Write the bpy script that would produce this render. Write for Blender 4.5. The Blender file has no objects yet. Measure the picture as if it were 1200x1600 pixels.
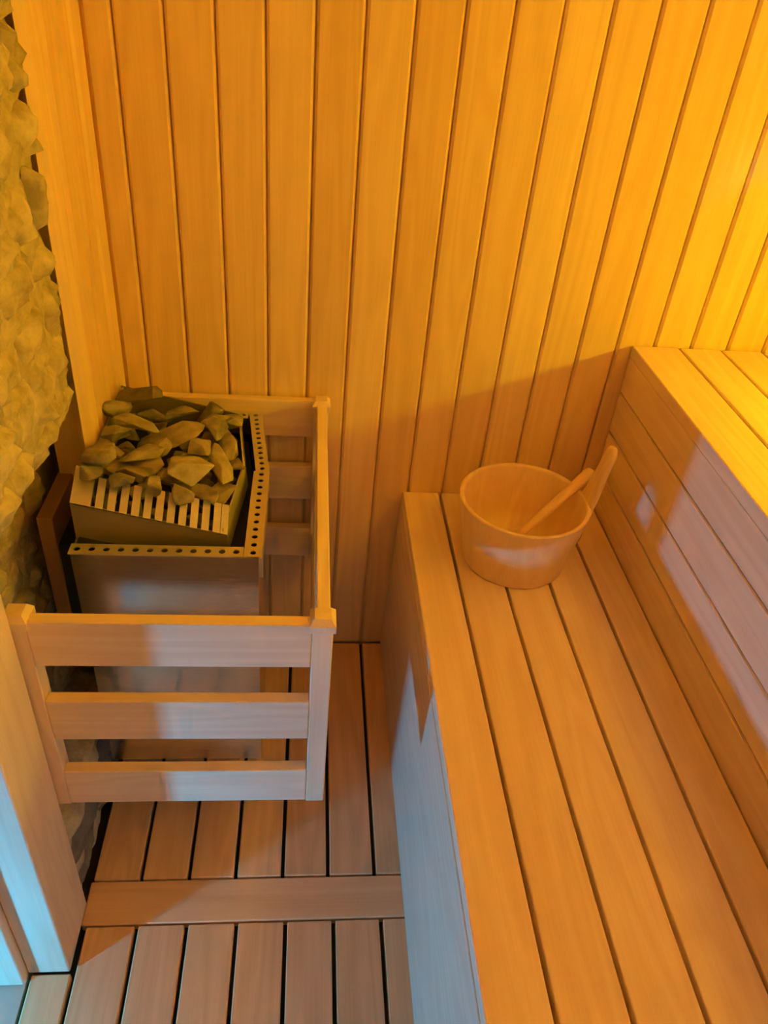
import bpy, bmesh, math, random
from mathutils import Vector, Matrix, noise

random.seed(7)
scene = bpy.context.scene
COL = scene.collection

# ------------------------------------------------------------------ camera
CAM_POS = Vector((0.0, -1.46986, 1.49713))
CAM_RIGHT = Vector((0.99430922, -0.06826462, 0.08178697))
CAM_DOWN = Vector((0.02590117, -0.5897749, -0.80715222))
CAM_FWD = Vector((0.10333584, 0.80467727, -0.58465049))
cam_data = bpy.data.cameras.new('camera')
cam_data.sensor_fit = 'HORIZONTAL'
cam_data.sensor_width = 36.0
cam_data.lens = 1212.47 / 1200.0 * 36.0
cam_data.clip_start = 0.01
cam = bpy.data.objects.new('camera', cam_data)
COL.objects.link(cam)
m = Matrix((CAM_RIGHT, -CAM_DOWN, -CAM_FWD)).transposed().to_4x4()
m.translation = CAM_POS
cam.matrix_world = m
scene.camera = cam

# ------------------------------------------------------------------ light
WORLD_COLOR = (0.10, 0.45, 1.0)
WORLD_STRENGTH = 0.06
KEY_COLOR = (0.03, 0.50, 1.0)
KEY_POWER = 10.5
KEY_DIST = 0.66
LAMP_COLOR = (1.0, 0.80, 0.0)
LAMP_STRENGTH = 52.0
FILL_STRENGTH = 92.0

world = bpy.data.worlds.new('daylight')
world.use_nodes = True
scene.world = world
bg = world.node_tree.nodes['Background']
bg.inputs['Color'].default_value = (*WORLD_COLOR, 1)
bg.inputs['Strength'].default_value = WORLD_STRENGTH

# small cool lamp in the anteroom just outside the open doorway, low down
kd = Vector((0.8066, 0.5912, 0.0))
ld = bpy.data.lights.new('anteroom_lamp', 'AREA')
ld.shape = 'RECTANGLE'
ld.size = 0.045
ld.size_y = 0.045
ld.energy = KEY_POWER
ld.color = KEY_COLOR
key = bpy.data.objects.new('anteroom_lamp', ld)
key.location = Vector((-0.388, -0.787, 0.16)) - kd * KEY_DIST
key.rotation_euler = (kd + Vector((0, 0, 0.3))).to_track_quat('-Z', 'Y').to_euler()
COL.objects.link(key)

scene.view_settings.view_transform = 'Standard'
scene.view_settings.look = 'None'
scene.view_settings.exposure = -0.1
scene.view_settings.gamma = 1.0
scene.view_settings.use_curve_mapping = False
scene.cycles.use_denoising = True
scene.cycles.use_light_tree = False
scene.cycles.max_bounces = 12
scene.cycles.diffuse_bounces = 10

# ------------------------------------------------------------------ materials
def new_mat(name):
    mt = bpy.data.materials.new(name)
    mt.use_nodes = True
    nt = mt.node_tree
    return mt, nt, nt.nodes['Principled BSDF']

def wood(name, base, axis, rough=0.5, contrast=0.16, vary=0.22, ring=1.0):
    """Sawn pale wood; the grain runs along the given local axis."""
    mt, nt, bsdf = new_mat(name)
    N, L = nt.nodes, nt.links
    tc = N.new('ShaderNodeTexCoord')
    oi = N.new('ShaderNodeObjectInfo')
    off = N.new('ShaderNodeVectorMath'); off.operation = 'SCALE'
    off.inputs[0].default_value = (7.3, 11.1, 5.7)
    L.new(oi.outputs['Random'], off.inputs['Scale'])
    add = N.new('ShaderNodeVectorMath'); add.operation = 'ADD'
    L.new(tc.outputs['Object'], add.inputs[0]); L.new(off.outputs[0], add.inputs[1])
    # long cathedral figure
    mp = N.new('ShaderNodeMapping')
    s = [9.0, 9.0, 9.0]; s[axis] = 0.9
    mp.inputs['Scale'].default_value = s
    L.new(add.outputs[0], mp.inputs['Vector'])
    n1 = N.new('ShaderNodeTexNoise')
    n1.inputs['Scale'].default_value = 1.6; n1.inputs['Detail'].default_value = 1.0
    n1.inputs['Distortion'].default_value = 0.3
    L.new(mp.outputs[0], n1.inputs['Vector'])
    mul = N.new('ShaderNodeMath'); mul.operation = 'MULTIPLY'; mul.inputs[1].default_value = 42.0 * ring
    L.new(n1.outputs['Fac'], mul.inputs[0])
    sn = N.new('ShaderNodeMath'); sn.operation = 'SINE'
    L.new(mul.outputs[0], sn.inputs[0])
    # fine fibres
    mp2 = N.new('ShaderNodeMapping')
    s2 = [260.0, 260.0, 260.0]; s2[axis] = 5.0
    mp2.inputs['Scale'].default_value = s2
    L.new(add.outputs[0], mp2.inputs['Vector'])
    n2 = N.new('ShaderNodeTexNoise')
    n2.inputs['Scale'].default_value = 1.0; n2.inputs['Detail'].default_value = 1.0
    L.new(mp2.outputs[0], n2.inputs['Vector'])
    # sum to a brightness factor
    a1 = N.new('ShaderNodeMath'); a1.operation = 'MULTIPLY'; a1.inputs[1].default_value = contrast * 0.32
    L.new(sn.outputs[0], a1.inputs[0])
    a2 = N.new('ShaderNodeMath'); a2.operation = 'MULTIPLY_ADD'
    a2.inputs[1].default_value = contrast; a2.inputs[2].default_value = -contrast * 0.5
    L.new(n2.outputs['Fac'], a2.inputs[0])
    a3 = N.new('ShaderNodeMath'); a3.operation = 'ADD'
    L.new(a1.outputs[0], a3.inputs[0]); L.new(a2.outputs[0], a3.inputs[1])
    a4 = N.new('ShaderNodeMath'); a4.operation = 'MULTIPLY_ADD'
    a4.inputs[1].default_value = vary; a4.inputs[2].default_value = 1.0 - vary * 0.5
    L.new(oi.outputs['Random'], a4.inputs[0])
    a5 = N.new('ShaderNodeMath'); a5.operation = 'ADD'
    L.new(a3.outputs[0], a5.inputs[0]); L.new(a4.outputs[0], a5.inputs[1])
    # darker figure is also redder
    ramp = N.new('ShaderNodeMapRange')
    ramp.inputs['From Min'].default_value = 0.7; ramp.inputs['From Max'].default_value = 1.3
    L.new(a5.outputs[0], ramp.inputs['Value'])
    mix = N.new('ShaderNodeMix'); mix.data_type = 'RGBA'
    b = Vector(base)
    mix.inputs['A'].default_value = (b.x * 0.76, b.y * 0.66, b.z * 0.58, 1)
    mix.inputs['B'].default_value = (min(b.x * 1.18, 0.95), min(b.y * 1.25, 0.95), min(b.z * 1.34, 0.95), 1)
    L.new(ramp.outputs[0], mix.inputs['Factor'])
    L.new(mix.outputs['Result'], bsdf.inputs['Base Color'])
    bsdf.inputs['Roughness'].default_value = rough
    bsdf.inputs['Specular IOR Level'].default_value = 0.3
    return mt

def rock(name, c1, c2, scale, bump, rough=0.85, dist=0.006):
    mt, nt, bsdf = new_mat(name)
    N, L = nt.nodes, nt.links
    tc = N.new('ShaderNodeTexCoord')
    oi = N.new('ShaderNodeObjectInfo')
    off = N.new('ShaderNodeVectorMath'); off.operation = 'SCALE'
    off.inputs[0].default_value = (3.3, 8.1, 5.2)
    L.new(oi.outputs['Random'], off.inputs['Scale'])
    add = N.new('ShaderNodeVectorMath'); add.operation = 'ADD'
    L.new(tc.outputs['Object'], add.inputs[0]); L.new(off.outputs[0], add.inputs[1])
    n1 = N.new('ShaderNodeTexNoise'); n1.inputs['Scale'].default_value = scale
    n1.inputs['Detail'].default_value = 4.0; n1.inputs['Roughness'].default_value = 0.62
    L.new(add.outputs[0], n1.inputs['Vector'])
    n2 = N.new('ShaderNodeTexNoise'); n2.inputs['Scale'].default_value = scale * 3.4
    n2.inputs['Detail'].default_value = 2.0
    L.new(add.outputs[0], n2.inputs['Vector'])
    mr = N.new('ShaderNodeMapRange')
    mr.inputs['From Min'].default_value = 0.34; mr.inputs['From Max'].default_value = 0.66
    L.new(n1.outputs['Fac'], mr.inputs['Value'])
    sh = N.new('ShaderNodeMath'); sh.operation = 'MULTIPLY_ADD'
    sh.inputs[1].default_value = 0.5; sh.inputs[2].default_value = -0.25
    L.new(oi.outputs['Random'], sh.inputs[0])
    ad = N.new('ShaderNodeMath'); ad.operation = 'ADD'; ad.use_clamp = True
    L.new(mr.outputs[0], ad.inputs[0]); L.new(sh.outputs[0], ad.inputs[1])
    mix = N.new('ShaderNodeMix'); mix.data_type = 'RGBA'
    mix.inputs['A'].default_value = (*c1, 1); mix.inputs['B'].default_value = (*c2, 1)
    L.new(ad.outputs[0], mix.inputs['Factor'])
    L.new(mix.outputs['Result'], bsdf.inputs['Base Color'])
    bsdf.inputs['Roughness'].default_value = rough
    hs = N.new('ShaderNodeMath'); hs.operation = 'MULTIPLY_ADD'; hs.inputs[1].default_value = 0.45
    L.new(n2.outputs['Fac'], hs.inputs[0]); L.new(n1.outputs['Fac'], hs.inputs[2])
    bmp = N.new('ShaderNodeBump'); bmp.inputs['Strength'].default_value = bump
    bmp.inputs['Distance'].default_value = dist
    L.new(hs.outputs[0], bmp.inputs['Height'])
    L.new(bmp.outputs[0], bsdf.inputs['Normal'])
    return mt

def metal(name, col, rough, metallic=1.0, brushed=True):
    mt, nt, bsdf = new_mat(name)
    N, L = nt.nodes, nt.links
    tc = N.new('ShaderNodeTexCoord')
    mp = N.new('ShaderNodeMapping'); mp.inputs['Scale'].default_value = (9, 9, 160) if brushed else (40, 40, 40)
    L.new(tc.outputs['Object'], mp.inputs['Vector'])
    n1 = N.new('ShaderNodeTexNoise'); n1.inputs['Scale'].default_value = 2.0; n1.inputs['Detail'].default_value = 3.0
    L.new(mp.outputs[0], n1.inputs['Vector'])
    mr = N.new('ShaderNodeMapRange')
    mr.inputs['To Min'].default_value = rough - 0.08; mr.inputs['To Max'].default_value = rough + 0.12
    L.new(n1.outputs['Fac'], mr.inputs['Value'])
    L.new(mr.outputs[0], bsdf.inputs['Roughness'])
    mix = N.new('ShaderNodeMix'); mix.data_type = 'RGBA'
    mix.inputs['A'].default_value = (*[c * 0.86 for c in col], 1); mix.inputs['B'].default_value = (*[min(1, c * 1.1) for c in col], 1)
    L.new(n1.outputs['Fac'], mix.inputs['Factor'])
    L.new(mix.outputs['Result'], bsdf.inputs['Base Color'])
    bsdf.inputs['Metallic'].default_value = metallic
    return mt

PALE = (0.85, 0.67, 0.51)
WALL_C = (0.83, 0.61, 0.34)
FLOOR_C = (0.80, 0.54, 0.30)
M = {}
for i, a in enumerate('xyz'):
    M['wall_' + a] = wood('wall_wood_' + a, WALL_C, i, 0.52, 0.14, 0.20)
    M['pale_' + a] = wood('pale_wood_' + a, PALE, i, 0.45, 0.16, 0.10)
    M['floor_' + a] = wood('floor_wood_' + a, FLOOR_C, i, 0.55, 0.18, 0.14)
M['bucket'] = wood('bucket_wood', (0.82, 0.62, 0.38), 2, 0.38, 0.14, 0.05)
M['ladle'] = wood('ladle_wood', (0.78, 0.56, 0.32), 0, 0.45, 0.14, 0.05)
M['dark'] = rock('dark_backing', (0.035, 0.022, 0.014), (0.05, 0.033, 0.02), 20, 0.1)
M['wall_stone'] = rock('wall_stone', (0.33, 0.28, 0.18), (0.66, 0.58, 0.38), 22, 0.9)
M['mortar'] = rock('mortar', (0.38, 0.33, 0.22), (0.58, 0.51, 0.34), 30, 0.9)
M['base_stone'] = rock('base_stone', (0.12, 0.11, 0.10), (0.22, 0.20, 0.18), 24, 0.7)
M['stone'] = rock('heater_stone', (0.14, 0.12, 0.085), (0.36, 0.31, 0.20), 26, 0.5, 0.8, 0.004)
M['stone_pale'] = rock('pale_heater_stone', (0.24, 0.21, 0.14), (0.46, 0.40, 0.26), 26, 0.5, 0.8, 0.004)
M['stone_dark'] = rock('dark_heater_stone', (0.09, 0.08, 0.06), (0.21, 0.18, 0.13), 26, 0.5, 0.8, 0.004)
M['steel'] = metal('brushed_steel', (0.56, 0.56, 0.57), 0.14, 1.0)
M['rim'] = metal('rim_steel', (0.66, 0.62, 0.54), 0.45, 0.75)
M['bracket'] = metal('browned_steel', (0.42, 0.25, 0.13), 0.5, 0.3)
M['basket'] = metal('basket_steel', (0.30, 0.25, 0.20), 0.45, 0.5)
M['black'] = metal('blackened_steel', (0.03, 0.03, 0.03), 0.6, 0.4, False)
M['tile'] = rock('outside_tile', (0.42, 0.37, 0.30), (0.50, 0.44, 0.36), 8, 0.1)
def lamp_mat(name, strength):
    mt, nt, bsdf = new_mat(name)
    bsdf.inputs['Base Color'].default_value = (0.9, 0.7, 0.4, 1)
    bsdf.inputs['Emission Color'].default_value = (*LAMP_COLOR, 1)
    bsdf.inputs['Emission Strength'].default_value = strength
    return mt
M['lamp'] = lamp_mat('amber_diffuser', LAMP_STRENGTH)
M['fill_glow'] = lamp_mat('amber_fill_diffuser', FILL_STRENGTH)

# ------------------------------------------------------------------ helpers
def link(o, parent=None):
    COL.objects.link(o)
    if parent is not None:
        o.parent = parent
        # the parent sits untransformed apart from its location
        o.location = Vector(o.location) - world_loc(parent)
    return o

def world_loc(o):
    v = Vector(o.location)
    while o.parent is not None:
        o = o.parent
        v += Vector(o.location)
    return v

def tag(o, label=None, cat=None, group=None, kind=None):
    if label: o['label'] = label
    if cat: o['category'] = cat
    if group: o['group'] = group
    if kind: o['kind'] = kind
    return o

def empty(name, loc):
    o = bpy.data.objects.new(name, None)
    o.empty_display_size = 0.05
    o.location = loc
    COL.objects.link(o)
    return o

def from_bm(name, bm, mat, loc=(0, 0, 0), parent=None, smooth=False):
    bmesh.ops.recalc_face_normals(bm, faces=bm.faces)
    me = bpy.data.meshes.new(name)
    bm.to_mesh(me); bm.free()
    me.materials.append(M[mat] if isinstance(mat, str) else mat)
    if smooth:
        for p in me.polygons: p.use_smooth = True
    o = bpy.data.objects.new(name, me)
    o.location = loc
    return link(o, parent)

def box(name, lo, hi, mat, parent=None, bev=0.0015, seg=1):
    """Axis-aligned bevelled block with its origin in its middle."""
    lo, hi = Vector(lo), Vector(hi)
    c, d = (lo + hi) / 2, hi - lo
    bm = bmesh.new()
    bmesh.ops.create_cube(bm, size=1.0)
    bmesh.ops.scale(bm, vec=d, verts=bm.verts)
    b = min(bev, min(d) * 0.45)
    if b > 0:
        bmesh.ops.bevel(bm, geom=list(bm.edges), offset=b, segments=seg, affect='EDGES', profile=0.5)
    return from_bm(name, bm, mat, c, parent)

def prism(name, pts, z0, z1, mat, parent=None, bev=0.0):
    """Vertical prism over a plan polygon."""
    cx = sum(p[0] for p in pts) / len(pts); cy = sum(p[1] for p in pts) / len(pts)
    bm = bmesh.new()
    lo = [bm.verts.new((x - cx, y - cy, 0)) for x, y in pts]
    hi = [bm.verts.new((x - cx, y - cy, z1 - z0)) for x, y in pts]
    bm.faces.new(lo[::-1]); bm.faces.new(hi)
    n = len(pts)
    for i in range(n):
        bm.faces.new((lo[i], lo[(i + 1) % n], hi[(i + 1) % n], hi[i]))
    if bev:
        bmesh.ops.bevel(bm, geom=list(bm.edges), offset=bev, segments=1, affect='EDGES')
    return from_bm(name, bm, mat, (cx, cy, z0), parent)

def structure(o):
    return tag(o, kind='structure')

# ------------------------------------------------------------------ room shell
ZC = 2.05           # ceiling
XR = 1.20           # right wall
YF = -2.10          # wall behind the camera
H1, H2 = 0.4908, 0.8755
XB, XU = 0.2274, 0.672

# floor: dark ground under the duckboards, each plank its own piece
floor = structure(box('floor', (-0.457, YF, -0.06), (XR, 0.03, -0.026), 'dark', bev=0))
G = 0.0075
back_x = [-0.388, -0.296, -0.2045, -0.1145, -0.0225, 0.0675, 0.1605, 0.252]
for a, b in zip(back_x[:-1], back_x[1:]):
    box('plank', (a + G / 2, -0.644, -0.022), (b - G / 2, -0.006, 0.0), 'floor_y', floor, 0.002)
box('plank', (-0.388, -0.730, -0.022), (0.252, -0.6475, 0.0), 'floor_x', floor, 0.002)
front_x = [-0.546, -0.4555, -0.3815, -0.2875, -0.1965, -0.105, -0.0137, 0.0767, 0.1675, 0.258]
for i, (a, b) in enumerate(zip(front_x[:-1], front_x[1:])):
    y1 = -0.7335
    if i <= 1: y1 = -0.8130
    if i == 0: continue
    box('plank', (a + G / 2, YF + 0.01, -0.022), (b - G / 2, y1, 0.0), 'floor_y', floor, 0.002)
outside = structure(box('floor_outside', (-4.2, -5.0, -0.05), (-0.4585, 2.0, -0.004), 'tile', bev=0))

# back wall: tongue-and-groove boards
wall_back = structure(box('wall_back', (-0.56, 0.012, -0.05), (XR + 0.12, 0.06, ZC + 0.05), 'wall_z', bev=0))
PITCH, X0, GAP = 0.08, -0.31996, 0.0032
def vboard_mesh(name, w, h, t, mat, ch=0.0045):
    """One lining board with a chamfer down both long edges; face towards -y."""
    bm = bmesh.new()
    prof = [(-w / 2, t), (-w / 2, ch), (-w / 2 + ch, 0), (w / 2 - ch, 0), (w / 2, ch), (w / 2, t)]
    lo = [bm.verts.new((x, y, -h / 2)) for x, y in prof]
    hi = [bm.verts.new((x, y, h / 2)) for x, y in prof]
    n = len(prof)
    for i in range(n):
        bm.faces.new((lo[i], lo[(i + 1) % n], hi[(i + 1) % n], hi[i]))
    bm.faces.new(lo[::-1]); bm.faces.new(hi)
    bmesh.ops.recalc_face_normals(bm, faces=bm.faces)
    me = bpy.data.meshes.new(name); bm.to_mesh(me); bm.free()
    me.materials.append(M[mat])
    return me

def place_mesh(name, me, loc, parent, rotz=0.0):
    o = bpy.data.objects.new(name, me)
    o.location = loc
    o.rotation_euler = (0, 0, rotz)
    return link(o, parent)

std = vboard_mesh('board', PITCH - GAP, ZC, 0.0125, 'wall_z')
first = vboard_mesh('board', X0 - (-0.366) - GAP / 2, ZC, 0.0125, 'wall_z')
place_mesh('board', first, ((X0 - 0.366 - GAP / 2) / 2, 0.0, ZC / 2), wall_back)
x = X0
while x < XR + 0.01:
    place_mesh('board', std, (x + PITCH / 2, 0.0, ZC / 2), wall_back)
    x += PITCH

# right wall and wall behind the camera: the same boards
wall_right = structure(box('wall_right', (XR + 0.0125, YF - 0.05, -0.05), (XR + 0.06, 0.0, ZC + 0.05), 'wall_z', bev=0))
y = -0.002
while y - PITCH > YF:
    place_mesh('board', std, (XR, y - PITCH / 2, ZC / 2), wall_right, -math.pi / 2)
    y -= PITCH
wall_front = structure(box('wall_front', (-0.56, YF - 0.06, -0.05), (XR + 0.06, YF - 0.0125, ZC + 0.05), 'wall_z', bev=0))
x = -0.44
while x < XR:
    place_mesh('board', std, (x + PITCH / 2, YF, ZC / 2), wall_front, math.pi)
    x += PITCH
ceiling = structure(box('ceiling', (-0.60, YF - 0.06, ZC + 0.0125), (XR + 0.06, 0.06, ZC + 0.06), 'wall_x', bev=0))
y = 0.0
while y - PITCH > YF - 0.02:
    box('board', (-0.56, y - PITCH + GAP, ZC), (XR + 0.01, y, ZC + 0.0125), 'wall_x', ceiling, 0.004)
    y -= PITCH

# left wall: wood-lined end, then rough stone, then the doorway
XT = -0.365
trim = structure(box('trim_1', (XT - 0.075, -0.258, 0.0), (XT - 0.0125, 0.012, ZC), 'wall_z', bev=0))
tw = 0.0735
narrow = vboard_mesh('board', tw - 0.003, ZC, 0.0125, 'wall_z', 0.0115)
for k in range(4):
    place_mesh('board', narrow, (XT, -0.001 - tw * (k + 0.5), ZC / 2), trim, math.pi / 2)

def stone_face_x(yy, zz):
    """Depth of the rough stone wall face."""
    t = min(1.0, max(0.0, (zz - 0.72) / 0.16))
    xx = -0.470 + t * 0.098
    if zz < 0.22:
        xx = max(xx, -0.393)
    return xx

wall_left = structure(box('wall_left', (-0.62, -0.689, -0.05), (-0.478, 0.06, ZC + 0.04), 'mortar', bev=0))
# mortar bed, rough and almost flush with the stones
def grid_patch(name, y0, y1, z0, z1, ny, nz, fx, mat, parent, smooth=True):
    bm = bmesh.new()
    vs = []
    for j in range(nz + 1):
        row = []
        for i in range(ny + 1):
            yy = y0 + (y1 - y0) * i / ny; zz = z0 + (z1 - z0) * j / nz
            row.append(bm.verts.new((fx(yy, zz, i / ny, j / nz), yy, zz)))
        vs.append(row)
    for j in range(nz):
        for i in range(ny):
            bm.faces.new((vs[j][i], vs[j][i + 1], vs[j + 1][i + 1], vs[j + 1][i]))
    me = bpy.data.meshes.new(name); 
    bmesh.ops.recalc_face_normals(bm, faces=bm.faces)
    bm.to_mesh(me); bm.free()
    me.materials.append(M[mat])
    for p in me.polygons: p.use_smooth = smooth
    o = bpy.data.objects.new(name, me)
    return link(o, parent)

def mortar_x(yy, zz, u, v):
    edge = min(u, 1 - u)
    base = stone_face_x(yy, zz) - 0.009 + 0.012 * noise.noise(Vector((3.1, yy * 26, zz * 26)))
    if edge < 0.02: base = -0.50
    return base
mb = grid_patch('mortar_bed', -0.686, -0.2945, 0.0, ZC, 30, 150, mortar_x, 'mortar', wall_left)

rs = random.Random(21)
def wall_stone(y0, y1, z0, z1):
    n = 7
    jit = [(rs.uniform(-0.013, 0.013), rs.uniform(-0.013, 0.013)) for _ in range(4)]
    corners = [(y0 + jit[0][0], z0 + jit[0][1]), (y1 + jit[1][0], z0 + jit[1][1]),
               (y1 + jit[2][0], z1 + jit[2][1]), (y0 + jit[3][0], z1 + jit[3][1])]
    corners = [(min(max(c[0], -0.684), -0.2950), max(c[1], 0.002)) for c in corners]
    cy = sum(c[0] for c in corners) / 4; cz = sum(c[1] for c in corners) / 4
    proud = rs.uniform(-0.002, 0.008)
    tilt = (rs.uniform(-0.10, 0.10), rs.uniform(-0.14, 0.14))
    seed = rs.uniform(0, 100)
    bm = bmesh.new()
    rows = []
    for j in range(n + 1):
        row = []
        for i in range(n + 1):
            u, v = i / n, j / n
            # pull the corners in so the outline is rounded
            ru, rv = u * 2 - 1, v * 2 - 1
            k = 1.0 - 0.13 * (ru * ru) * (rv * rv) + 0.05 * noise.noise(Vector((seed, ru * 2, rv * 2)))
            u2, v2 = 0.5 + ru * 0.5 * k, 0.5 + rv * 0.5 * k
            a = [corners[0][q] * (1 - u2) + corners[1][q] * u2 for q in (0, 1)]
            b = [corners[3][q] * (1 - u2) + corners[2][q] * u2 for q in (0, 1)]
            yy = a[0] * (1 - v2) + b[0] * v2; zz = a[1] * (1 - v2) + b[1] * v2
            bulge = (1 - abs(ru) ** 7) * (1 - abs(rv) ** 7)
            xx = stone_face_x(yy, zz) - 0.013 + bulge * (0.012 + proud)
            xx += bulge * ((yy - cy) * tilt[0] + (zz - cz) * tilt[1])
            xx += (0.012 * noise.noise(Vector((seed, yy * 30, zz * 30))) + 0.007 * noise.noise(Vector((seed, yy * 75, zz * 75)))) * (0.4 + bulge)
            row.append(bm.verts.new((xx - (-0.40), yy - cy, zz - cz)))
        rows.append(row)
    for j in range(n):
        for i in range(n):
            bm.faces.new((rows[j][i], rows[j][i + 1], rows[j + 1][i + 1], rows[j + 1][i]))
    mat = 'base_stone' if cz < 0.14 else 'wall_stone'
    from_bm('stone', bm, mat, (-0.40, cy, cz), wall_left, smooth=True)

z = 0.0
course = 0
while z < ZC - 0.03:
    hgt = min(rs.uniform(0.062, 0.108), ZC - z)
    if ZC - z - hgt < 0.05: hgt = ZC - z
    yb = -0.2950
    cuts = [-0.2950]
    first_w = rs.uniform(0.05, 0.13)
    yb -= first_w
    while yb > -0.62:
        cuts.append(yb)
        yb -= rs.uniform(0.075, 0.140)
    cuts.append(-0.684)
    for a, b in zip(cuts[:-1], cuts[1:]):
        wall_stone(b + 0.003, a - 0.003, z + 0.003, z + hgt - 0.003)
    z += hgt
    course += 1

# doorway in the left wall
door = structure(empty('door_1', (-0.46, -1.22, 0.0)))
box('jamb', (-0.4570, -0.812, 0.003), (-0.386, -0.690, 1.98), 'pale_z', door, 0.003, 2)
box('door_stop', (-0.62, -0.830, 0.0), (-0.4580, -0.690, 1.98), 'pale_z', door, 0.003, 2)
box('jamb', (-0.4345, -1.740, 0.005), (-0.386, -1.640, 1.98), 'pale_z', door, 0.003, 2)
box('door_stop', (-0.62, -1.740, 0.0), (-0.4360, -1.602, 1.98), 'pale_z', door, 0.003, 2)
box('head', (-0.62, -1.640, 1.93), (-0.386, -0.812, 1.98), 'pale_y', door, 0.003, 2)
wall_left_front = structure(box('wall_left_front', (-0.62, YF - 0.06, -0.05), (-0.40, -1.742, ZC), 'wall_z', bev=0))
wall_left_top = structure(box('wall_left_top', (-0.62, -1.742, 1.981), (-0.40, -0.69, ZC + 0.04), 'wall_y', bev=0))

# ------------------------------------------------------------------ benches
lower = empty('lower_bench', (0.45, -1.0, 0.0))
tag(lower, 'lower bench with five long pale slats and plain front panel, bucket on it', 'bench')
sx = [XB, 0.3138, 0.4075, 0.4993, 0.5922, 0.6745]
SG = 0.0062
BY0, BY1 = YF + 0.01, -0.002
for i, (a, b) in enumerate(zip(sx[:-1], sx[1:])):
    lo = a + (SG / 2 if i else 0); hi = b - (SG / 2 if i < 4 else 0.006)
    box('slat', (lo, BY0, H1 - 0.026), (hi, BY1, H1), 'pale_y', lower, 0.0028, 2)
fp = box('front_panel', (0.2255, BY0, 0.0), (0.2435, BY1, H1 - 0.0262), 'pale_y', lower, 0.001)
for v in fp.data.vertices:      # the panel leans in a little towards its foot
    if v.co.z < 0: v.co.x -= 0.012
for yy in (-0.30, -1.0, -1.7):
    box('bearer', (0.236, yy - 0.02, H1 - 0.075), (0.668, yy + 0.02, H1 - 0.0265), 'pale_x', lower, 0.002)

upper = empty('upper_bench', (0.94, -1.0, 0.0))
tag(upper, 'upper bench with a four-board riser, brightly lit by the amber lamp', 'bench')
ux = [XU, 0.774, 0.866, 0.958, 1.050, 1.142, 1.196]
for i, (a, b) in enumerate(zip(ux[:-1], ux[1:])):
    lo = a + (SG / 2 if i else 0); hi = b - SG / 2
    box('slat', (lo, BY0, H2 - 0.026), (hi, BY1, H2), 'pale_y', upper, 0.0028, 2)
rz = [H1 - 0.03, 0.5765, 0.6715, 0.7670, H2 - 0.0262]
for a, b in zip(rz[:-1], rz[1:]):
    box('riser_board', (XU + 0.0005, BY0, a + 0.0022), (XU + 0.0185, BY1, b - (0.0022 if b < 0.8 else 0.0)), 'pale_y', upper, 0.0035, 2)
box('riser_back', (XU + 0.0190, BY0, H1 - 0.06), (XU + 0.0260, BY1, H2 - 0.028), 'dark', upper, 0.0)
for yy in (-0.30, -1.0, -1.7):
    box('bearer', (XU + 0.027, yy - 0.02, H2 - 0.075), (1.190, yy + 0.02, H2 - 0.0265), 'pale_x', upper, 0.002)

# ------------------------------------------------------------------ amber wall light
ZL = H2 + 0.40 * (XR - 0.028 - XU)
wl = empty('wall_light', (XR - 0.012, -0.62, ZL))
tag(wl, 'low amber strip light on the right wall above the upper bench', 'light')
box('housing', (XR - 0.014, -1.24, ZL - 0.030), (XR - 0.001, -0.20, ZL + 0.030), 'pale_y', wl, 0.002)
box('diffuser', (XR - 0.034, -1.22, ZL - 0.014), (XR - 0.0145, -0.22, ZL + 0.014), 'lamp', wl, 0.004)

cl = empty('added_fill_light', (XR - 0.02, -1.1, ZC - 0.05))  # fill light added out of view; its ceiling bounce softly lifts the shaded wood
tag(cl, 'added unseen amber fill light throwing its glow up onto the ceiling above the upper bench', 'light')
box('housing', (XR - 0.090, -1.92, ZC - 0.215), (XR - 0.001, -0.28, ZC - 0.200), 'pale_y', cl, 0.002)
box('housing_lip', (XR - 0.090, -1.92, ZC - 0.1998), (XR - 0.078, -0.28, ZC - 0.165), 'pale_y', cl, 0.002)
box('diffuser', (XR - 0.060, -1.90, ZC - 0.1995), (XR - 0.020, -0.30, ZC - 0.185), 'fill_glow', cl, 0.003)

# ------------------------------------------------------------------ heater guard
guard = empty('heater_guard', (-0.17, -0.35, 0.31))
tag(guard, 'pale wooden three-rail guard railing fixed around the stone heater', 'guard rail')
ZT, ZB = 0.737, 0.312
def guard_post(cx, cy, w=0.0300):
    p = box('post', (cx - w / 2, cy - w / 2, ZB), (cx + w / 2, cy + w / 2, ZT - 0.022), 'pale_z', guard, 0.0015)
    # chamfered cap, a little wider than the post
    bm = bmesh.new()
    cw = 0.0375
    ring = [(cw / 2, 0.0), (cw / 2, 0.012), (cw / 2 - 0.007, 0.022)]
    rows = []
    for r, zz in ring:
        rows.append([bm.verts.new((sx_ * r, sy_ * r, zz)) for sx_, sy_ in ((-1, -1), (1, -1), (1, 1), (-1, 1))])
    for k in range(2):
        for i in range(4):
            bm.faces.new((rows[k][i], rows[k][(i + 1) % 4], rows[k + 1][(i + 1) % 4], rows[k + 1][i]))
    bm.faces.new(rows[0][::-1]); bm.faces.new(rows[-1])
    from_bm('post_cap', bm, 'pale_z', (cx, cy, ZT - 0.0219), guard)
    return p
PX, PYF, PYB = 0.0315, -0.670, -0.030
PXL = -0.3845
guard_post(PX, PYF); guard_post(PX, PYB); guard_post(PXL, PYF)
rails = [(0.643, 0.728), (0.480, 0.567), (0.316, 0.399)]
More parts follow.
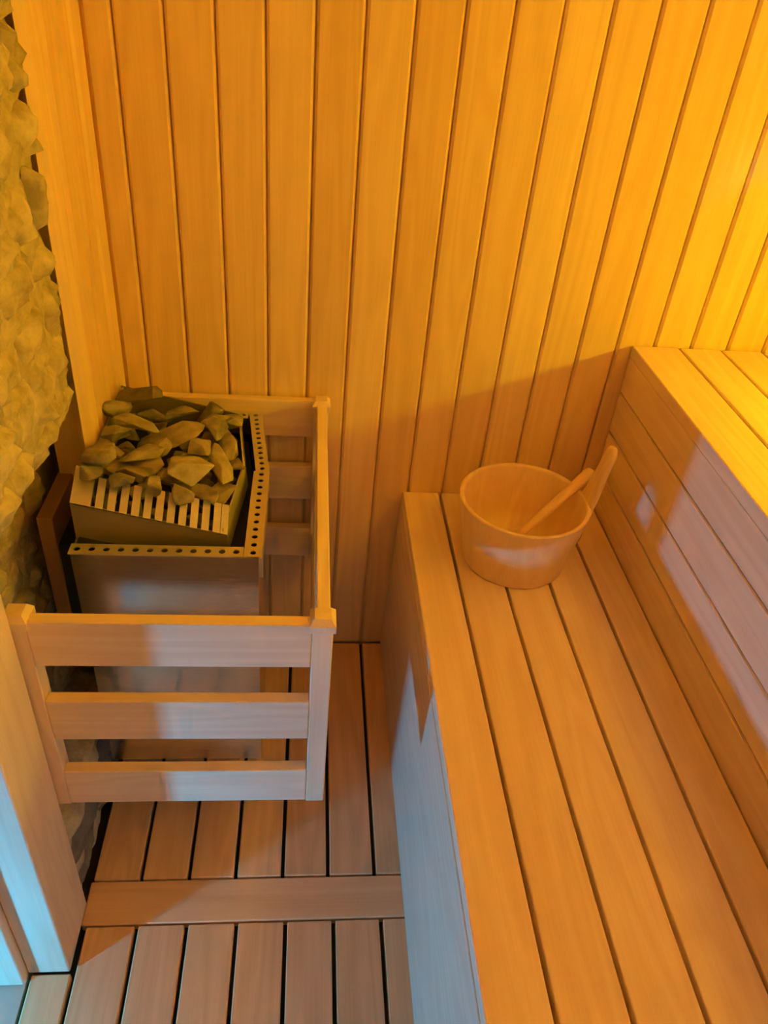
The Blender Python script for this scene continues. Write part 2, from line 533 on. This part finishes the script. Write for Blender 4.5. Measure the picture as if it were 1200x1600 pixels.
for zl, zh in rails:
    box('rail', (PXL + 0.0151, -0.6855, zl), (PX - 0.0151, -0.6655, zh), 'pale_x', guard, 0.002, 2)
    box('rail', (PX - 0.009, PYF + 0.0151, zl), (PX + 0.011, PYB - 0.0151, zh), 'pale_y', guard, 0.002, 2)
    box('rail', (XT + 0.006, -0.030, zl), (PX - 0.0151, -0.010, zh), 'pale_x', guard, 0.002, 2)

# ------------------------------------------------------------------ heater
ZR = 0.700
LINER = 0.700
SLOPE = 0.236
heater = empty('sauna_heater', (-0.23, -0.265, 0.17))
tag(heater, 'steel sauna heater heaped with stones behind the wooden guard', 'heater')
plan = [(-0.361, -0.500), (-0.070, -0.500), (-0.072, -0.253), (-0.100, -0.036), (-0.361, -0.036)]
def shell(name, pts, z0, z1, t, mat, parent):
    """Open sheet-metal tube over a plan polygon, tapering slightly at the foot."""
    cx = sum(p[0] for p in pts) / len(pts); cy = sum(p[1] for p in pts) / len(pts)
    bm = bmesh.new()
    def ring(k, zz):
        return [bm.verts.new(((x - cx) * k, (y - cy) * k, zz)) for x, y in pts]
    o0, o1 = ring(0.985, z0), ring(1, z1)
    i1, i0 = ring(1 - t, z1), ring(0.985 - t, z0)
    n = len(pts)
    for a, b in ((o0, o1), (o1, i1), (i1, i0), (i0, o0)):
        for i in range(n):
            bm.faces.new((a[i], a[(i + 1) % n], b[(i + 1) % n], b[i]))
    return from_bm(name, bm, mat, (cx, cy, 0), parent)
shell('body', [(p[0], p[1]) for p in plan], 0.175, ZR - 0.004, 0.03, 'steel', heater)
prism('body_floor', [(x * 0.96 - 0.009, y * 0.96 - 0.011) for x, y in plan], 0.20, 0.215, 'black', heater)
liner = prism('inner_liner', [(-0.356, -0.478), (-0.100, -0.478), (-0.092, -0.255), (-0.118, -0.058), (-0.356, -0.058)], LINER - 0.10, LINER, 'black', heater)
lcx = sum((-0.356, -0.100, -0.092, -0.118, -0.356)) / 5
for v in liner.data.vertices:       # the bed of the basket slopes down towards the bench side
    if v.co.z > 0.05: v.co.z -= SLOPE * (v.co.x + lcx + 0.362)

def perforated(name, p0, p1, inward, width, n, hole, parent, end0=0.0, end1=0.0):
    """Rim strip from p0 to p1 with a row of punched round holes; thickness downwards."""
    p0, p1 = Vector((*p0, 0)), Vector((*p1, 0))
    d = (p1 - p0); L = d.length; d.normalize()
    nrm = Vector((-d.y, d.x, 0))
    if nrm.dot(Vector((*inward, 0))) < 0: nrm = -nrm
    bm = bmesh.new()
    mid = (p0 + p1) / 2
    e = L / n
    t = 0.0022
    def P(a, b, zz): return bm.verts.new(p0 + d * a + nrm * b - mid + Vector((0, 0, zz)))
    for k in range(n):
        ca, cb = e * (k + 0.5), width * 0.5
        sq = [(-e / 2, -width / 2), (0, -width / 2), (e / 2, -width / 2), (e / 2, 0), (e / 2, width / 2), (0, width / 2), (-e / 2, width / 2), (-e / 2, 0)]
        ci = [(hole * math.cos(math.radians(225 + 45 * q)), hole * math.sin(math.radians(225 + 45 * q))) for q in range(8)]
        top_o = [P(ca + a, cb + b, 0) for a, b in sq]; top_i = [P(ca + a, cb + b, 0) for a, b in ci]
        bot_i = [P(ca + a, cb + b, -t) for a, b in ci]; bot_o = [P(ca + a, cb + b, -t) for a, b in sq]
        for q in range(8):
            r = (q + 1) % 8
            bm.faces.new((top_o[q], top_o[r], top_i[r], top_i[q]))
            bm.faces.new((top_i[q], top_i[r], bot_i[r], bot_i[q]))
            bm.faces.new((bot_i[q], bot_i[r], bot_o[r], bot_o[q]))
        for q in (0, 1, 4, 5):
            r = q + 1
            bm.faces.new((top_o[r], top_o[q], bot_o[q], bot_o[r]))
    bmesh.ops.remove_doubles(bm, verts=bm.verts, dist=1e-5)
    return from_bm(name, bm, 'rim', (mid.x, mid.y, ZR), parent)
perforated('rim_strip', (-0.363, -0.504), (-0.094, -0.504), (0, 1), 0.0250, 12, 0.0056, heater)
perforated('rim_strip', (-0.0640, -0.5035), (-0.0640, -0.254), (-1, 0), 0.0290, 12, 0.0052, heater)
perforated('rim_strip', (-0.0645, -0.252), (-0.0915, -0.034), (-1, 0), 0.0250, 12, 0.0050, heater)
perforated('rim_strip', (-0.363, -0.032), (-0.118, -0.032), (0, -1), 0.0250, 12, 0.0056, heater)
box('corner_tab', (-0.0690, -0.5075, ZR - 0.040), (-0.0620, -0.5040, ZR + 0.001), 'rim', heater, 0.0008)
# down-turned lip of the rim along the side that faces the bench
def lip(p0, p1):
    p0, p1 = Vector((*p0, 0)), Vector((*p1, 0)); mid = (p0 + p1) / 2
    d = (p1 - p0).normalized() ; nn = Vector((-d.y, d.x, 0)) * 0.001
    bm = bmesh.new()
    v = [bm.verts.new(q - mid + s * nn + Vector((0, 0, zz))) for zz in (-0.03, 0.0) for q, s in ((p0, 1), (p1, 1), (p1, -1), (p0, -1))]
    for f in ((3, 2, 1, 0), (4, 5, 6, 7), (0, 1, 5, 4), (1, 2, 6, 5), (2, 3, 7, 6), (3, 0, 4, 7)):
        bm.faces.new([v[i] for i in f])
    from_bm('rim_lip', bm, 'rim', (mid.x, mid.y, ZR - 0.0024), heater)
lip((-0.0650, -0.502), (-0.0650, -0.255)); lip((-0.0655, -0.251), (-0.0925, -0.036))

# stone basket standing proud of the rim, its near side set askew
bk = [(-0.386, -0.402), (-0.134, -0.468), (-0.118, -0.460), (-0.094, -0.255), (-0.122, -0.070), (-0.386, -0.070)]
def plate(name, a, b, z0, z1, t, mat, parent, lean=0.0, bev=0.0):
    """Upright sheet between two plan points; lean moves its top edge inwards (to the left of a->b)."""
    a, b = Vector((*a, 0)), Vector((*b, 0)); mid = (a + b) / 2
    d = (b - a).normalized(); nn = Vector((-d.y, d.x, 0))
    bm = bmesh.new()
    v = []
    for zz, s in ((z0, 0.0), (z1, lean)):
        for q, off in ((a, 0.0), (b, 0.0), (b, t), (a, t)):
            v.append(bm.verts.new(q - mid + nn * (off + s) + Vector((0, 0, zz - z0))))
    for f in ((3, 2, 1, 0), (4, 5, 6, 7), (0, 1, 5, 4), (1, 2, 6, 5), (2, 3, 7, 6), (3, 0, 4, 7)):
        bm.faces.new([v[i] for i in f])
    return from_bm(name, bm, mat, (mid.x, mid.y, z0), parent)
def lerp2(a, b, t): return (a[0] + (b[0] - a[0]) * t, a[1] + (b[1] - a[1]) * t)
def ztop(x): return 0.766 - SLOPE * (x + 0.362)
def side_plate(name, y, x0, x1, parent, t=0.0025):
    bm = bmesh.new()
    v = []
    for yy in (0, t):
        for xx, zz in ((x0, 0.668), (x1, 0.668), (x1, ztop(x1)), (x0, ztop(x0))):
            v.append(bm.verts.new((xx - x0, yy, zz - 0.668)))
    for f in ((0, 1, 2, 3), (7, 6, 5, 4), (0, 4, 5, 1), (1, 5, 6, 2), (2, 6, 7, 3), (3, 7, 4, 0)):
        bm.faces.new([v[i] for i in f])
    return from_bm(name, bm, 'basket', (x0, y, 0.668), parent)
def fin(x0, x1, y, lean, rise, parent, t=0.0025):
    bm = bmesh.new()
    v = []
    for dz in (0, -t):
        for xx, k in ((x0, 0), (x1, 0), (x1, 1), (x0, 1)):
            v.append(bm.verts.new((xx - x0, lean * k, ztop(xx) + rise * k + dz - ztop(x0))))
    for f in ((0, 1, 2, 3), (7, 6, 5, 4), (0, 4, 5, 1), (1, 5, 6, 2), (2, 6, 7, 3), (3, 7, 4, 0)):
        bm.faces.new([v[i] for i in f])
    return from_bm('grille_bar', bm, 'rim', (x0, y, ztop(x0)), parent)
BX0, BX1, BYN, BYA = -0.361, -0.122, -0.460, -0.066
basket = side_plate('basket', BYN, BX0, BX1, heater)
nb = 11
xa = BX0 + 0.030
for k in range(nb):
    w = (BX1 - 0.012 - xa) / nb
    fin(xa + w * k + w * 0.36, xa + w * (k + 1), BYN, 0.046, 0.026, basket)
fin(BX0, xa, BYN, 0.060, 0.030, basket)
fin(BX1 - 0.011, BX1, BYN, 0.046, 0.026, basket)
side_plate('basket_side', BYA, BX0, BX1 - 0.006, basket)
for (a, b) in (((BX1, BYN + 0.003), (-0.104, -0.255)), ((-0.104, -0.255), (-0.128, BYA))):
    plate('basket_side', a, b, 0.668, 0.716, 0.0025, 'rim', basket, 0.006)
plate('basket_side', (BX0, BYA), (BX0, BYN + 0.003), 0.668, 0.764, 0.0025, 'rim', basket, 0.002)
# channel bracket between heater and stone wall
br = empty('wall_bracket', (-0.418, -0.316, 0.56)); link_parent = heater
br.parent = heater; br.location = Vector(br.location) - Vector(heater.location)
box('bracket_plate', (-0.4440, -0.394, 0.42), (-0.4180, -0.240, 0.684), 'bracket', br, 0.001)
box('bracket_web', (-0.4178, -0.392, 0.42), (-0.3650, -0.242, 0.625), 'black', br, 0.001)

# ------------------------------------------------------------------ heater stones
def hull_stone(seed, sx_, sy_, sz_):
    r = random.Random(seed)
    bm = bmesh.new()
    for _ in range(12):
        v = Vector((r.gauss(0, 1), r.gauss(0, 1), r.gauss(0, 1))).normalized()
        # box-like so that the faces come out flat and angular
        mx = max(abs(c) for c in v)
        v = v * (0.55 / mx + 0.45)
        v *= 0.5 * r.uniform(0.85, 1.02)
        bm.verts.new((v.x * sx_, v.y * sy_, v.z * sz_))
    res = bmesh.ops.convex_hull(bm, input=bm.verts)
    for g in res['geom_interior']:
        if isinstance(g, bmesh.types.BMVert) and g.is_valid: bm.verts.remove(g)
    out = bmesh.new()
    vm = {}
    for f in res['geom']:
        if isinstance(f, bmesh.types.BMFace) and f.is_valid:
            out.faces.new([vm.setdefault(v, None) or vm.__setitem__(v, out.verts.new(v.co)) or vm[v] for v in f.verts])
    bm.free()
    bmesh.ops.dissolve_limit(out, angle_limit=math.radians(14), verts=out.verts, edges=out.edges)
    bmesh.ops.bevel(out, geom=list(out.edges), offset=min(sx_, sy_, sz_) * 0.045, segments=1, affect='EDGES')
    return out
SXY, SZ = 1.20, 0.86
GROUP_S = 'stones heaped on the sauna heater'
COMMON = 'small stone half hidden beneath the upper stones of the heater heap'
stones = [
 (-0.253, -0.206, 0.745, 0.108, 0.070, 0.040, 10, 'broad pale slab of stone in the middle of the heater heap'),
 (-0.311, -0.210, 0.770, 0.074, 0.055, 0.028, -8, 'flat dark-sided stone left of the broad pale slab'),
 (-0.305, -0.142, 0.776, 0.086, 0.048, 0.029, 5, 'topmost dark stone of the heap, farthest back by the wall boards'),
 (-0.234, -0.125, 0.745, 0.064, 0.052, 0.032, 0, 'stone at the back of the heap, right of the topmost stone'),
 (-0.274, -0.323, 0.767, 0.078, 0.038, 0.022, 4, 'long thin pale stone lying crosswise left of centre of the heap'),
 (-0.251, -0.345, 0.747, 0.054, 0.054, 0.028, 30, 'stone in front of the long thin pale stone and above the slanting wedge'),
 (-0.278, -0.404, 0.754, 0.073, 0.047, 0.027, -24, 'slanting wedge of stone right above the slotted grille'),
 (-0.182, -0.380, 0.739, 0.085, 0.074, 0.045, -6, 'big blocky pale stone at the front right of the heap'),
 (-0.189, -0.421, 0.729, 0.092, 0.044, 0.029, -10, 'low stone wedged under the big blocky stone at the grille'),
 (-0.218, -0.300, 0.737, 0.065, 0.067, 0.040, 20, 'dark rounded stone behind the big blocky stone'),
 (-0.153, -0.275, 0.727, 0.041, 0.114, 0.034, 14, 'long pale stone pointing to the front on the right of the heap'),
 (-0.184, -0.256, 0.739, 0.044, 0.066, 0.032, -12, 'small stone just left of the long stone that points to the front'),
 (-0.131, -0.191, 0.718, 0.039, 0.105, 0.031, 22, 'narrow pale stone leaning against the right rim of the basket'),
 (-0.142, -0.112, 0.719, 0.055, 0.060, 0.035, 12, 'stone in the back right corner of the heater heap'),
 (-0.326, -0.323, 0.766, 0.050, 0.067, 0.034, 8, 'stone at the middle of the left edge of the heap'),
 (-0.323, -0.398, 0.762, 0.049, 0.067, 0.035, -6, 'stone at the front left corner of the heap by the stone wall'),
 (-0.127, -0.267, 0.710, 0.039, 0.064, 0.028, 0, 'small low stone against the right rim, in front of the narrow leaning one'),
 (-0.187, -0.171, 0.734, 0.055, 0.063, 0.034, -18, 'stone right of the broad slab, towards the back of the heap'),
 (-0.331, -0.256, 0.769, 0.047, 0.062, 0.034, 14, 'stone behind the middle one on the left edge of the heap'),
 (-0.173, -0.124, 0.727, 0.047, 0.053, 0.030, 30, 'small stone beside the one in the back right corner of the heap'),
 (-0.231, -0.375, 0.734, 0.045, 0.056, 0.028, 12, 'small stone between the slanting wedge and the big blocky stone'),
 (-0.136, -0.340, 0.714, 0.040, 0.061, 0.029, -20, 'stone at the front right corner of the heap, beside the blocky one'),
 (-0.270, -0.259, 0.749, 0.059, 0.045, 0.025, 0, 'thin stone squeezed between the broad slab and the long thin one'),
 (-0.305, -0.348, 0.754, 0.043, 0.046, 0.024, 0, 'small stone behind the slanting wedge on the left of the heap'),
 (-0.184, -0.296, 0.725, 0.045, 0.045, 0.025, 24, 'small stone behind the big blocky one, beside the rounded one'),
 (-0.354, -0.171, 0.759, 0.059, 0.059, 0.040, 24, "stone at the back left corner of the heap, touching the boards' corner"),
 (-0.281, -0.109, 0.736, 0.064, 0.056, 0.042, -14, 'stone directly behind the broad slab at the back of the heap'),
 (-0.205, -0.084, 0.720, 0.058, 0.054, 0.038, 14, 'stone at the back edge of the heap, right of its middle'),
 (-0.144, -0.122, 0.701, 0.045, 0.063, 0.038, 4, 'low stone in front of the one in the back right corner of the heap'),
]
from mathutils.bvhtree import BVHTree
def tree_at(bm_verts, faces, mat):
    return BVHTree.FromPolygons([mat @ v for v in bm_verts], faces)
def mesh_data(o):
    return [v.co.copy() for v in o.data.vertices], [tuple(p.vertices) for p in o.data.polygons]
bpy.context.view_layer.update()
settled = []
for h in heater.children_recursive:
    if h.type == 'MESH':
        vs_, fs_ = mesh_data(h)
        settled.append((tree_at(vs_, fs_, h.matrix_world), None))
def settle(o, rot, x, y, z_from, z_min):
    """Let a stone down from above until it touches what is already there."""
    vs_, fs_ = mesh_data(o)
    R_ = Matrix.Rotation(rot[2], 4, 'Z') @ Matrix.Rotation(rot[1], 4, 'Y') @ Matrix.Rotation(rot[0], 4, 'X')
    o.rotation_euler = rot
    def hits(zz):
        t = tree_at(vs_, fs_, Matrix.Translation((x, y, zz)) @ R_)
        return any(t.overlap(q[0]) for q in settled)
    zz = z_from
    while zz > z_min and not hits(zz - 0.003):
        zz -= 0.003
    for st in (0.001, 0.0004):
        while zz > z_min and not hits(zz - st):
            zz -= st
    o.location = (x, y, zz)
    settled.append((tree_at(vs_, fs_, Matrix.Translation((x, y, zz)) @ R_), o))
    return zz
# the lower layer that carries the heap, lying on the sloping bed
rr = random.Random(5)
for ix in range(5):
    for iy in range(8):
        x = -0.334 + ix * 0.047; y = -0.420 + iy * 0.046
        if ix == 4 and iy in (0, 7): continue
        o = from_bm('heater_stone', hull_stone(300 + ix * 10 + iy, 0.043, 0.042, 0.030), 'stone')
        settle(o, (0, math.atan(SLOPE), rr.choice((0, math.pi)) * 0 + rr.uniform(-0.05, 0.05)), x, y, 0.80, 0.60)
        tag(o, COMMON, 'stone', GROUP_S)
order = sorted(range(len(stones)), key=lambda q: stones[q][2])
for q in order:
    x, y, z, a, b, c, rot, lab = stones[q]
    o = from_bm('heater_stone', hull_stone(100 + q, a * SXY, b * SXY, c * SZ), 'stone_pale' if lab and ' pale ' in lab else 'stone_dark' if lab and 'dark' in lab else 'stone')
    rr = random.Random(q)
    rx, ry = math.radians(rr.uniform(-10, 10)), math.radians(rr.uniform(-10, 10))
    best = None
    for k in range(26):
        dx, dy = (0, 0) if k == 0 else (rr.uniform(-0.014, 0.014), rr.uniform(-0.016, 0.016))
        dr = 0 if k == 0 else rr.uniform(-0.4, 0.4)
        kx, ky = (rx, ry) if k == 0 else (rr.uniform(-0.22, 0.22), rr.uniform(-0.22, 0.22))
        R3 = (kx, ky, math.radians(rot) + dr)
        zf = settle(o, R3, x + dx, y + dy, 0.88, 0.60)
        settled.pop()
        cost = abs(zf - z) + 0.35 * math.hypot(dx, dy)
        if best is None or cost < best[0]:
            best = (cost, R3, x + dx, y + dy)
    zf = settle(o, best[1], best[2], best[3], 0.88, 0.60)
    tag(o, lab or COMMON, 'stone', GROUP_S)

# ------------------------------------------------------------------ bucket and ladle
BX, BYC = 0.438, -0.231
bucket = empty('sauna_bucket', (BX, BYC, H1))
tag(bucket, 'round wooden bucket with one tall handle stave on the lower bench', 'bucket')
def lathe(name, prof, mat, loc, parent, n=56, smooth=True):
    bm = bmesh.new()
    rows = []
    for r, zz in prof:
        if r < 1e-6:
            rows.append([bm.verts.new((0, 0, zz))])
        else:
            rows.append([bm.verts.new((r * math.cos(2 * math.pi * k / n), r * math.sin(2 * math.pi * k / n), zz)) for k in range(n)])
    for a, b in zip(rows[:-1], rows[1:]):
        for k in range(n):
            q = (k + 1) % n
            if len(a) == 1: bm.faces.new((a[0], b[q], b[k]))
            elif len(b) == 1: bm.faces.new((a[k], a[q], b[0]))
            else: bm.faces.new((a[k], a[q], b[q], b[k]))
    return from_bm(name, bm, mat, loc, parent, smooth)
HB = 0.150
body = lathe('body', [(0.0, 0.002), (0.098, 0.002), (0.1035, 0.0005), (0.1065, 0.004), (0.1135, 0.050), (0.1300, HB - 0.004), (0.1305, HB - 0.001), (0.1285, HB),
               (0.1235, HB), (0.1215, HB - 0.002), (0.1205, HB - 0.006), (0.105, 0.055), (0.097, 0.016), (0.0, 0.015)],
      'bucket', (BX, BYC, H1), bucket)
for p in body.data.polygons: p.use_smooth = True
# handle stave: flat, rounded top, growing out of the wall on the bench-riser side
def handle_stave():
    bm = bmesh.new()
    secs = []  # (height, half width, radius from the bucket axis, half thickness)
    for zz, w, r, t in ((0.070, 0.036, 0.1215, 0.0055), (0.120, 0.036, 0.1275, 0.0062), (0.146, 0.034, 0.1310, 0.0066), (0.165, 0.030, 0.1335, 0.0070),
                        (0.190, 0.0245, 0.1375, 0.0075), (0.220, 0.0205, 0.1425, 0.0080), (0.250, 0.0200, 0.1480, 0.0080), (0.262, 0.0180, 0.1500, 0.0075),
                        (0.270, 0.0130, 0.1515, 0.0062), (0.273, 0.0040, 0.1520, 0.004)):
        ring = []
        for k in range(12):
            a = 2 * math.pi * k / 12
            ca, sa = math.cos(a), math.sin(a)
            px = abs(ca) ** 0.6 * math.copysign(1, ca) * t
            py = abs(sa) ** 0.8 * math.copysign(1, sa) * w
            # low part follows the curve of the bucket wall
            rad = r + px
            curve = rad - math.sqrt(max(rad * rad - py * py, 0)) if zz < 0.15 else 0.0
            ring.append(bm.verts.new((rad - curve, py, zz)))
        secs.append(ring)
    for a, b in zip(secs[:-1], secs[1:]):
        for k in range(12):
            bm.faces.new((a[k], a[(k + 1) % 12], b[(k + 1) % 12], b[k]))
    bm.faces.new(secs[0][::-1]); bm.faces.new(secs[-1])
    return bm
hs = from_bm('handle', handle_stave(), 'bucket', (BX, BYC, H1), bucket, smooth=True)
hs.rotation_euler = (0, 0, math.radians(0))

ladle = empty('ladle', (0.43, -0.245, H1 + 0.02))
tag(ladle, 'wooden ladle resting in the bucket with its handle over the rim', 'ladle')
def tube(name, pts, mat, parent, n=10, flat=0.7):
    bm = bmesh.new()
    rings = []
    for i, (p, r) in enumerate(pts):
        p = Vector(p)
        d = (Vector(pts[min(i + 1, len(pts) - 1)][0]) - Vector(pts[max(i - 1, 0)][0])).normalized()
        s = d.cross(Vector((0, 0, 1))).normalized(); u = s.cross(d)
        rings.append([bm.verts.new(p + s * r * math.cos(2 * math.pi * k / n) + u * r * flat * math.sin(2 * math.pi * k / n)) for k in range(n)])
    for a, b in zip(rings[:-1], rings[1:]):
        for k in range(n):
            bm.faces.new((a[k], a[(k + 1) % n], b[(k + 1) % n], b[k]))
    bm.faces.new(rings[0][::-1]); bm.faces.new(rings[-1])
    return from_bm(name, bm, mat, (0, 0, 0), parent, True)
A, B = Vector((0.424, -0.259, 0.556)), Vector((0.588, -0.169, 0.671))
ts = [0, 0.15, 0.4, 0.7, 0.88, 0.95, 0.99, 1.0]
rd = [0.0085, 0.0095, 0.0105, 0.0120, 0.0140, 0.0145, 0.0115, 0.005]
tube('handle', [(A.lerp(B, t), r) for t, r in zip(ts, rd)], 'ladle', ladle)
lathe('bowl', [(0.0, 0.0), (0.020, 0.001), (0.034, 0.010), (0.041, 0.028), (0.0425, 0.044), (0.0400, 0.045), (0.0375, 0.030), (0.031, 0.014), (0.018, 0.006), (0.0, 0.005)],
      'ladle', (0.418, -0.268, 0.5080), ladle, 28)
